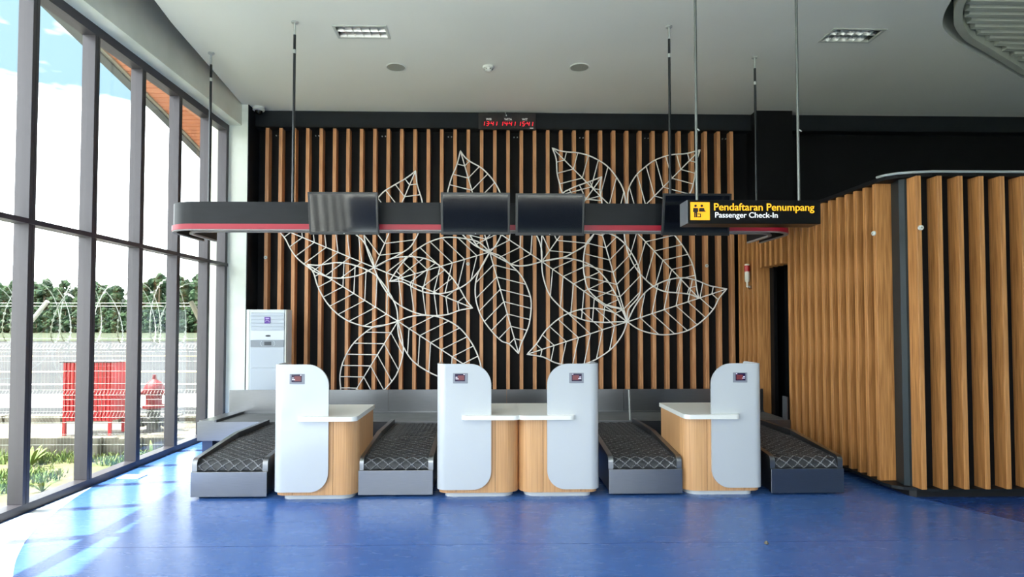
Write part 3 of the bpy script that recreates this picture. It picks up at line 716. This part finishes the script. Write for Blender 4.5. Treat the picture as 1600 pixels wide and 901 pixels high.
# small round caps on slats
for x, y, z, ax, lab in ((-3.375, 9.15, 2.534, 'Y', 'tiny white round cap on a slat above the air conditioner'), (-.355, 9.15, 2.445, 'Y', 'tiny white round cap on a slat between the leaf outlines'),
                    (3.27, 9.15, 2.425, 'Y', 'tiny white round cap on a slat near the dark column'), (3.62, 5.64, 2.40, 'X', 'small white round cap on the office side slats at the corner'),
                    (3.815, 5.30, 2.40, 'Y', 'small white round cap on the first front slat of the office')):
    t = thing('slat_cap', lab, 'cap', (x, y, z), 'round caps on the slats')
    r = .026 if z > 2.42 else .023
    if ax == 'Y':
        obj('disc', lathe([(r, y-.012), (r*.9, y-.018)][::-1]+[(r, y-.001)], (x, 0, z), 16, ax='Y'), 'off_white', t); obj('screw', lathe([(r*.35, y-.022), (r*.35, y-.018)], (x, 0, z), 10, ax='Y'), 'grille_grey', t)
    else:
        obj('disc', lathe([(r*.9, x-.018), (r, x-.012), (r, x-.001)], (0, y, z), 16, ax='X'), 'off_white', t); obj('screw', lathe([(r*.35, x-.022), (r*.35, x-.018)], (0, y, z), 10, ax='X'), 'grille_grey', t)
t = tag(obj('floor_plate', box(-3.74, -3.52, 6.20, 6.36, 0, .008, bev=.002), 'pale_plate'), 'thin pale plate lying on the blue floor by the window sill', 'plate')
tag(obj('pebble', lathe([(.006, 0), (.016, .008), (.010, .02), (.003, .026)], (1.93, 4.27, 0), 8), 'concrete'), 'tiny pale crumb lying on the open blue floor', 'pebble')
LEAVES = [
 ([2.061, 3.069],[0.92, 4.209],
  [[2.015,3.526],[1.891,3.774],[1.764,3.929],[1.617,4.03],[1.47,4.097],[1.305,4.138],[1.14,4.15],[1.03,4.168]],
  [[1.807,2.971],[1.516,3.048],[1.246,3.26],[1.074,3.521],[1.029,3.667],[0.993,3.823],[0.984,3.998],[0.966,4.09]]),
 ([2.061, 3.069],[3.179, 4.195],
  [[2.068,3.535],[2.186,3.784],[2.325,3.918],[2.464,4.021],[2.621,4.086],[2.77,4.121],[2.955,4.135],[3.094,4.169]],
  [[2.363,3.1],[2.686,3.218],[2.902,3.374],[3.023,3.54],[3.071,3.679],[3.106,3.864],[3.126,4.031]]),
 ([2.061, 3.069],[3.135, 1.929],
  [[2.343,3.1],[2.587,3.033],[2.75,2.908],[2.915,2.697],[3.028,2.486],[3.078,2.305],[3.101,2.094]],
  [[2.008,2.936],[2.029,2.755],[2.082,2.574],[2.216,2.334],[2.426,2.123],[2.607,2.034],[2.818,2.01],[3.0,1.989]]),
 ([0.758, 2.481],[1.671, 3.772],
  [[0.751,2.706],[0.78,3.026],[0.907,3.317],[1.074,3.512],[1.157,3.567],[1.303,3.632],[1.524,3.711]],
  [[1.079,2.543],[1.234,2.62],[1.438,2.747],[1.564,2.932],[1.672,3.165],[1.669,3.377],[1.642,3.56],[1.652,3.689]]),
 ([2.046, 1.574],[1.604, 3.126],
  [[1.972,1.748],[1.731,1.823],[1.477,2.032],[1.403,2.242],[1.385,2.482],[1.429,2.753],[1.556,2.919]],
  [[2.062,1.763],[2.229,1.973],[2.246,2.273],[2.187,2.484],[2.037,2.725],[1.887,2.86],[1.737,2.935]]),
 ([2.046, 1.574],[3.561, 2.071],
  [[2.152,1.793],[2.305,2.003],[2.456,2.117],[2.669,2.208],[2.911,2.239],[3.123,2.191],[3.304,2.119]],
  [[2.211,1.464],[2.421,1.398],[2.662,1.38],[2.964,1.445],[3.208,1.613],[3.361,1.779],[3.439,1.929]]),
 ([2.046, 1.574],[0.532, 1.086],
  [[1.851,1.709],[1.611,1.772],[1.401,1.772],[1.161,1.703],[0.981,1.598],[0.801,1.428],[0.681,1.25]],
  [[1.969,1.374],[1.818,1.18],[1.608,1.031],[1.398,0.942],[1.128,0.928],[0.949,0.964],[0.77,1.047]]),
 ([0.758, 2.481],[2.046, 1.574],
  [[0.923,2.517],[1.133,2.532],[1.373,2.482],[1.554,2.392],[1.733,2.212],[1.883,1.973],[1.972,1.748]],
  [[0.773,2.271],[0.862,2.001],[1.011,1.822],[1.161,1.703],[1.4,1.598],[1.67,1.565],[1.88,1.574]]),
 ([-0.028, 2.623],[0.407, 1.098],
  [[-0.191,2.329],[-0.242,2.119],[-0.229,1.881],[-0.146,1.643],[0.003,1.434],[0.152,1.286],[0.264,1.241]],
  [[0.145,2.554],[0.294,2.425],[0.443,2.27],[0.548,2.061],[0.598,1.852],[0.568,1.553],[0.502,1.375],[0.437,1.226]]),
 ([-0.028, 2.623],[-1.527, 2.177],
  [[-0.207,2.778],[-0.445,2.828],[-0.684,2.842],[-0.907,2.781],[-1.1,2.67],[-1.277,2.52],[-1.409,2.356]],
  [[-0.176,2.359],[-0.384,2.134],[-0.652,2.014],[-0.919,1.999],[-1.127,2.064],[-1.334,2.171]]),
 ([-0.028, 2.623],[-0.471, 4.15],
  [[-0.235,2.711],[-0.435,2.883],[-0.578,3.088],[-0.646,3.31],[-0.659,3.512],[-0.645,3.594],[-0.6,3.75],[-0.528,3.924],[-0.492,4.062]],
  [[0.057,2.714],[0.144,2.878],[0.192,3.091],[0.182,3.333],[0.131,3.512],[0.054,3.662],[-0.046,3.79],[-0.164,3.899],[-0.319,3.986],[-0.41,4.062]]),
 ([0.758, 2.481],[-0.444, 3.272],
  [[0.751,2.677],[0.674,2.88],[0.539,3.063],[0.307,3.237],[0.018,3.332],[-0.223,3.331]],
  [[0.557,2.425],[0.355,2.42],[0.115,2.53],[-0.029,2.607],[-0.193,2.693],[-0.318,2.867],[-0.386,3.04]]),
 ([-1.756, 2.385],[-1.144, 3.849],
  [[-1.837,2.573],[-1.905,2.823],[-1.907,3.082],[-1.832,3.304],[-1.693,3.453],[-1.612,3.536],[-1.468,3.628],[-1.324,3.711],[-1.225,3.781]],
  [[-1.573,2.481],[-1.366,2.595],[-1.204,2.715],[-1.085,2.941],[-1.029,3.154],[-1.043,3.366],[-1.07,3.475],[-1.116,3.621],[-1.135,3.748]]),
 ([-1.756, 2.385],[-3.245, 3.01],
  [[-1.79,2.527],[-1.908,2.762],[-2.044,2.889],[-2.23,3.023],[-2.516,3.109],[-2.896,3.078]],
  [[-1.86,2.328],[-2.003,2.264],[-2.218,2.228],[-2.415,2.237],[-2.63,2.317],[-2.774,2.416],[-2.9,2.524],[-3.0,2.659],[-3.081,2.813],[-3.19,2.948]]),
 ([-1.396, 1.583],[-2.747, 2.429],
  [[-1.421,1.787],[-1.535,2.021],[-1.698,2.238],[-1.842,2.337],[-2.004,2.404],[-2.184,2.45],[-2.363,2.453],[-2.577,2.417]],
  [[-1.676,1.504],[-1.89,1.508],[-2.106,1.574],[-2.267,1.67],[-2.393,1.786],[-2.501,1.93],[-2.592,2.11],[-2.657,2.308]]),
 ([-1.756, 2.385],[-0.283, 1.78],
  [[-1.514,2.514],[-1.307,2.547],[-1.129,2.544],[-0.95,2.506],[-0.772,2.411],[-0.608,2.253],[-0.488,2.089],[-0.384,1.91]],
  [[-1.66,2.162],[-1.481,1.909],[-1.244,1.752],[-0.977,1.672],[-0.68,1.678],[-0.473,1.747]]),
 ([-1.396, 1.583],[-2.274, 0.129],
  [[-1.567,1.53],[-1.774,1.488],[-2.037,1.272],[-2.188,1.022],[-2.248,0.786],[-2.237,0.551],[-2.275,0.365]],
  [[-1.33,1.316],[-1.32,1.08],[-1.416,0.785],[-1.591,0.564],[-1.785,0.382],[-2.048,0.222]]),
 ([-1.396, 1.583],[-0.104, 0.738],
  [[-1.184,1.657],[-0.888,1.666],[-0.651,1.592],[-0.457,1.464],[-0.294,1.256],[-0.19,1.034],[-0.143,0.862]],
  [[-1.375,1.346],[-1.24,1.08],[-1.092,0.926],[-0.811,0.769],[-0.6,0.739],[-0.314,0.72]]),
]
# ------------------------------------------------------------------ white leaf outlines in front of the slats
ls = thing('leaf_sculpture', 'large wall sculpture of overlapping white metal leaf outlines with veins', 'wall sculpture', (0, 9.11, 2.5))
def cross2(ax_, ay_, bx_, by_): return ax_*by_-ay_*bx_
def hit(p, d, poly_):
    best = None
    for a, c in zip(poly_, poly_[1:]):
        ex, ey = c[0]-a[0], c[1]-a[1]; den = cross2(d[0], d[1], ex, ey)
        if abs(den) < 1e-9: continue
        t = cross2(a[0]-p[0], a[1]-p[1], ex, ey)/den; u = cross2(a[0]-p[0], a[1]-p[1], d[0], d[1])/den
        if t > .01 and 0 <= u <= 1 and (best is None or t < best): best = t
    return best
for li, (B_, T_, E1, E2) in enumerate(LEAVES):
    y = 9.128-.0045*(li % 6)
    c1 = [(p.x, p.y) for p in spline([(x, z, 0) for x, z in [B_]+E1+[T_]], 4)]
    c2 = [(p.x, p.y) for p in spline([(x, z, 0) for x, z in [B_]+E2+[T_]], 4)]
    loop = c1+c2[-2:0:-1]
    lf = obj('leaf', tube([(x, y, z) for x, z in loop], .0105, 5, closed=True), 'leaf_white', ls, smooth=True)
    obj('midrib', tube([(B_[0], y, B_[1]), (T_[0], y, T_[1])], .009, 5), 'leaf_white', lf, smooth=True)
    dx, dz = T_[0]-B_[0], T_[1]-B_[1]; L = math.hypot(dx, dz); dx /= L; dz /= L; s_ = .20
    while s_ < L-.10:
        p = (B_[0]+dx*s_, B_[1]+dz*s_)
        for c in (c1, c2):
            q = c[len(c)//2]; side = 1 if cross2(dx, dz, q[0]-B_[0], q[1]-B_[1]) > 0 else -1
            a = math.radians(60)*side; d = (dx*math.cos(a)-dz*math.sin(a), dx*math.sin(a)+dz*math.cos(a)); h = hit(p, d, c)
            if h and h < 1.2: obj('vein', tube([(p[0], y, p[1]), (p[0]+d[0]*h, y, p[1]+d[1]*h)], .0075, 4), 'leaf_white', lf)
        s_ += .192
for x in (-2.6, .3, 2.6): obj('wall_fixing', cyl((x, 9.12, 3.02), (x, 9.152, 3.02), .008, 6), 'leaf_white', ls)

# ------------------------------------------------------------------ outdoors
GZ = -.42
struct('ground', prism([(-260, -60), (60, -60), (60, 260), (-260, 260)], GZ-.3, GZ), 'soil')
mat('bounce_ground', srgb(214, 212, 205), .9)
struct('bounce_slab', box(-14, 30, -60, -4.62, GZ, -.1), 'bounce_ground')  # unseen pale slab added to bounce sunlight in through the rear glazing
struct('path', box(-14, -3.96, -4.62, 3.4, GZ, -.1), 'bounce_ground')  # unseen pale slab added beside the windows to bounce sunlight onto the ceiling
rwy = struct('runway', box(-260, 40, 11.2, 60, GZ, -.2), 'asphalt')
obj('apron_strip', box(-260, 40, 12.9, 15.4, -.2, -.196), 'apron', rwy)
obj('marking', box(-260, 40, 17.7, 18.0, -.2, -.195), 'paint_white', rwy)
obj('marking', box(-260, 40, 22.2, 22.6, -.2, -.195), 'paint_yellow', rwy)
obj('marking', box(-260, 40, 33.0, 33.5, -.2, -.195), 'paint_yellow', rwy)
struct('ground_verge', box(-260, 40, 60, 200, GZ, -.15), 'verge')
slab = struct('kerb', box(-14, -4.3, 9.25, 10.6, GZ-.02, -.15, bev=.01), 'concrete')
for i in range(9):
    x = -13.2+i*.98; obj('block', box(x, x+.94, 10.62, 10.85, GZ, -.04+.03*random.random(), bev=.012), 'concrete', slab)
obj('block', box(-6.02, -5.78, 9.12, 9.26, GZ, -.14, bev=.012), 'concrete', slab)
obj('block', box(-5.48, -5.2, 9.12, 9.26, GZ, -.14, bev=.012), 'concrete', slab)
# grass by the window
b = nb(); rnd = random.Random(3)
for i in range(26000):
    x = rnd.uniform(-9.5, -4.02); y = rnd.uniform(3.45, 9.2)
    if y > 8.8 and x > -4.25 or noise.noise((x*.9, y*.9, 0)) < -.22: continue
    h = rnd.uniform(.04, .13)*(1+1.1*max(0, noise.noise((x*.7+5, y*.7, 2)))); a = rnd.uniform(0, 6.283); w = rnd.uniform(.006, .013); l = rnd.uniform(.2, .9)*h
    ca, sa = math.cos(a), math.sin(a)
    p = [b.verts.new((x-ca*w, y-sa*w, GZ)), b.verts.new((x+ca*w, y+sa*w, GZ)), b.verts.new((x+ca*w*.6-sa*l*.4, y+sa*w*.6+ca*l*.4, GZ+h*.65)), b.verts.new((x-ca*w*.6-sa*l*.4, y-sa*w*.6+ca*l*.4, GZ+h*.65)), b.verts.new((x-sa*l, y+ca*l, GZ+h))]
    b.faces.new(p[:4]); b.faces.new((p[3], p[2], p[4]))
g_ = obj('grass', b, 'blade', kind='stuff'); g_['label'] = 'sunlit green grass growing along the window wall outside'; g_['category'] = 'grass'
def weed(x, y, s, lab):
    b = nb(); r_ = random.Random(int(x*100))
    t = thing('weed', lab, 'plant', (x, y, GZ), 'weeds outside the window')
    for k in range(16):
        a = r_.uniform(0, 6.283); l = s*r_.uniform(.5, 1); ca, sa = math.cos(a), math.sin(a); rise = r_.uniform(.7, 1.2); b = nb(); P = []
        for i in range(6):
            q = i/5; d = l*q*.75; z = GZ+l*rise*(q-.45*q*q); w = .016*s/.3*math.sin(math.pi*min(1, .15+q*.85))+.001
            P.append((b.verts.new((x+ca*d-sa*w, y+sa*d+ca*w, z)), b.verts.new((x+ca*d+sa*w, y+sa*d-ca*w, z))))
        for A_, B_ in zip(P, P[1:]): b.faces.new((A_[0], A_[1], B_[1], B_[0]))
        obj('leaf', b, 'blade', t)
weed(-5.25, 7.3, .28, 'spreading green weed outside behind the third window pane')
weed(-4.9, 8.95, .40, 'tall green weed at the concrete block under the hydrant')
weed(-6.35, 8.6, .45, 'leafy weed at the kerb beside the red box legs')
weed(-4.75, 6.2, .22, 'low green weed against the window sill outside')
# red sand box on legs
rb_ = thing('fire_box', 'red ribbed steel box on four legs standing outside on the kerb', 'box', (-6.2, 9.6, -.15))
x0, x1, y0, y1 = -6.50, -5.78, 9.42, 9.80
obj('body', box(x0, x1, y0, y1, .07, .955), 'box_red', rb_)
for k in range(12):
    x = x0+.02+k*(x1-x0-.06)/11; obj('rib', box(x, x+.022, y0-.012, y0, .075, .95), 'box_red', rb_)
obj('lid', box(x0-.04, x1+.04, y0-.03, y1+.03, .956, .972), 'lid_dark', rb_)
for x in (x0, x1-.04):
    for y in (y0, y1-.04): obj('leg', box(x, x+.04, y, y+.04, -.15, .07), 'box_red', rb_)
# fire hydrant
hy = thing('fire_hydrant', 'red fire hydrant with grey lower barrel standing outside behind the mesh fence', 'hydrant', (-5.33, 9.75, -.15))
hx, hyy = -5.33, 9.78
obj('lower_barrel', lathe([(.14, -.15), (.14, -.12), (.10, -.11), (.095, .02), (.15, .04), (.15, .07), (.10, .09), (.10, .22)], (hx, hyy, 0), 20), 'hydrant_grey', hy, smooth=True)
obj('barrel', lathe([(.16, .22), (.16, .26), (.115, .28), (.115, .44), (.15, .46), (.15, .50)], (hx, hyy, 0), 20), 'hydrant_red', hy, smooth=True)
obj('bonnet', lathe([(.155, .50), (.15, .53), (.13, .58), (.09, .63), (.04, .66), (.03, .67), (.025, .74)], (hx, hyy, 0), 20), 'hydrant_red', hy, smooth=True)
for s_ in (-1, 1): obj('outlet', lathe([(.05, s_*.10), (.05, s_*.22), (.062, s_*.22), (.062, s_*.25)], (hx, hyy, .46), 14, ax='X'), 'hydrant_red', hy, smooth=True)
for s_ in (-1, 1):
    obj('side_valve', lathe([(.06, s_*.08), (.06, s_*.15), (.075, s_*.15), (.075, s_*.18)], (hx, hyy, .0), 14, ax='X'), 'hydrant_grey', hy, smooth=True)
b = nb(); bmesh.ops.create_icosphere(b, subdivisions=2, radius=.07); bmesh.ops.translate(b, vec=(hx-.24, hyy, -.02), verts=b.verts); obj('valve_cap', b, 'hydrant_red', hy, smooth=True)
# welded mesh fence with razor wire
YF = 8.98; FX0, FX1 = -11.5, -4.16
fe = thing('mesh_fence', 'pale welded mesh fence with razor wire coils outside the windows', 'fence', (-7, YF, GZ))
prof = [(0, GZ+.02), (0, .12), (-.06, .20), (0, .28), (0, .45), (-.06, .52), (0, .59), (0, 1.14), (-.06, 1.19), (0, 1.25)]
b = nb(); x = FX0
while x < FX1:
    tube([(x, YF+d, z) for d, z in prof], .0015, 3, b); x += .048
obj('wire_mesh', b, 'wire', fe, kind='stuff')
for d, z in prof[1:]+[(0, .36), (0, .68), (0, .86), (0, 1.0), (0, -.05), (0, -.2)]:
    obj('rail_wire', cyl((FX0, YF+d-.004, z), (FX1, YF+d-.004, z), .0024, 4), 'wire', fe)
for x, s_, m in ((-6.80, 1, 'pole_white'), (-4.19, -1, 'pole_cream'), (-9.4, 1, 'pole_white')):
    p = obj('post', cyl((x, YF+.03, GZ), (x, YF+.03, 1.48), .03, 10), 'wire', fe, smooth=True)
    obj('arm', cyl((x, YF+.03, 1.44), (x+s_*(.37 if s_ > 0 else .19), YF-.02, 1.87), .034 if s_ < 0 else .03, 10), m, p, smooth=True)
for z in (1.80, 1.845, 1.33): obj('strand', cyl((FX0, YF, z), (FX1, YF, z), .0035, 4), 'wire', fe)
for ci, (pitch, ph, zc, R) in enumerate(((.62, 0, 1.74, .46), (.74, 2.1, 1.70, .43))):
    pts = []; x = FX0; n_ = int((FX1-.15-FX0)/pitch*28)
    for i in range(n_):
        a = 2*math.pi*i/28+ph; pts.append((FX0+pitch*i/28+.10*math.sin(a*.5), YF-.05+.30*math.sin(a), zc+R*math.cos(a)))
    obj('razor_coil', tube(pts, .0065, 3), 'wire', fe)
    b = nb()
    for i in range(0, n_, 1):
        p = Vector(pts[i]); q = Vector(pts[min(i+1, n_-1)]); m_ = (p+q)/2; d = (q-p).normalized(); up = d.cross(Vector((.3, .2, 1))).normalized()*.024
        v = [b.verts.new(m_-d*.03), b.verts.new(m_+up), b.verts.new(m_+d*.03), b.verts.new(m_-up)]; b.faces.new(v)
    obj('barb', b, 'wire', fe, kind='stuff')
# tree line beyond the runway
def tree_meshes(seed, conical):
    r_ = random.Random(seed); b = nb()
    H = 1.0
    for k in range(54):
        q = r_.random()
        z = .06+.88*q; rad = (.30*(1-q)**.7+.05) if conical else .34*math.sin(math.pi*min(1, .22+q*.72))+.04
        a = r_.uniform(0, 6.283); d = rad*r_.uniform(.2, .95); s_ = r_.uniform(.06, .115)*(1-.35*q)
        b2 = nb(); bmesh.ops.create_icosphere(b2, subdivisions=2, radius=s_)
        off = Vector((r_.random()*50, r_.random()*50, 0))
        for v in b2.verts:
            n_ = noise.noise(v.co*26+off); v.co *= 1+.75*n_; v.co.z *= .85; v.co += Vector((math.cos(a)*d, math.sin(a)*d, z))
        merge(b, b2)
    t = tube([(0, 0, -.01), (.01, 0, .3), (0, .01, .75)], .02, 6, radii=[.028, .022, .01])
    return b, t
tm = []
for k in range(4):
    cb_, tb_ = tree_meshes(k+5, k % 2 == 0)
    r0 = thing('tree', '-', 'tree', (0, 0, 0), 'trees beyond the runway')
    obj('crown', cb_, 'tree_green', r0); obj('trunk', tb_, 'trunk', r0); tm.append(r0)
r_ = random.Random(11); k = 0
for row, (yy, hmin, hmax) in enumerate(((112, 4.5, 6.5), (118, 8.2, 10.2), (125, 9.2, 11.4))):
    x = -128+row*1.7
    while x < -50:
        h = r_.uniform(hmin, hmax)*(1.12 if x > -64 and row else 1.0); src = tm[r_.randrange(4)]
        t = src if k < 4 and (src := tm[k]) else copy_tree(src)
        t.location = (x, yy+r_.uniform(-1.5, 1.5), -.2); sx = h*r_.uniform(.75, 1.05); t.scale = (sx, sx, h); t.rotation_euler = (0, 0, r_.uniform(0, 6.28))
        t['label'] = ('low bushy green tree in the front row beyond the runway grass', 'tall green tree in the middle row of the wood beyond the runway', 'tall green tree in the rear row of the wood beyond the runway')[row]
        t['group'] = ('front row of low trees', 'middle row of trees', 'rear row of trees')[row]
        k += 1; x += r_.uniform(2.7, 4.2) if row else r_.uniform(2.4, 3.6)
# roof overhang with timber boards
ZE = 5.7
def eave(y): return -5.806-(y-7.835)*.19 if y < 12 else -6.60-(y-12)*.205
Y0 = -1.6
def strip_poly(a, b_): return [(eave(Y0)+a, Y0), (eave(12)+a, 12), (eave(20)+a, 20), (eave(20)+b_, 20), (eave(12)+b_, 12), (eave(Y0)+b_, Y0)]
ov = struct('roof_overhang', prism([(-3.95, Y0), (eave(Y0)+.02, Y0), (eave(12)+.02, 12), (eave(20)+.02, 20), (-3.95, 20)], ZE+.03, ZE+.2), 'trunk')
y = .2
while y < 19.8:
    obj('board', prism([(eave(y)+.16, y), (-3.96, y), (-3.96, y+.210), (eave(y+.210)+.16, y+.210)], ZE, ZE+.028), 'soffit_board', ov); y += .235
obj('edge_board', prism(strip_poly(0, .15), ZE-.06, ZE+.2), 'eave_grey', ov)
obj('edge_strip', prism(strip_poly(.15, .21), ZE-.03, ZE+.03), 'eave_cream', ov)
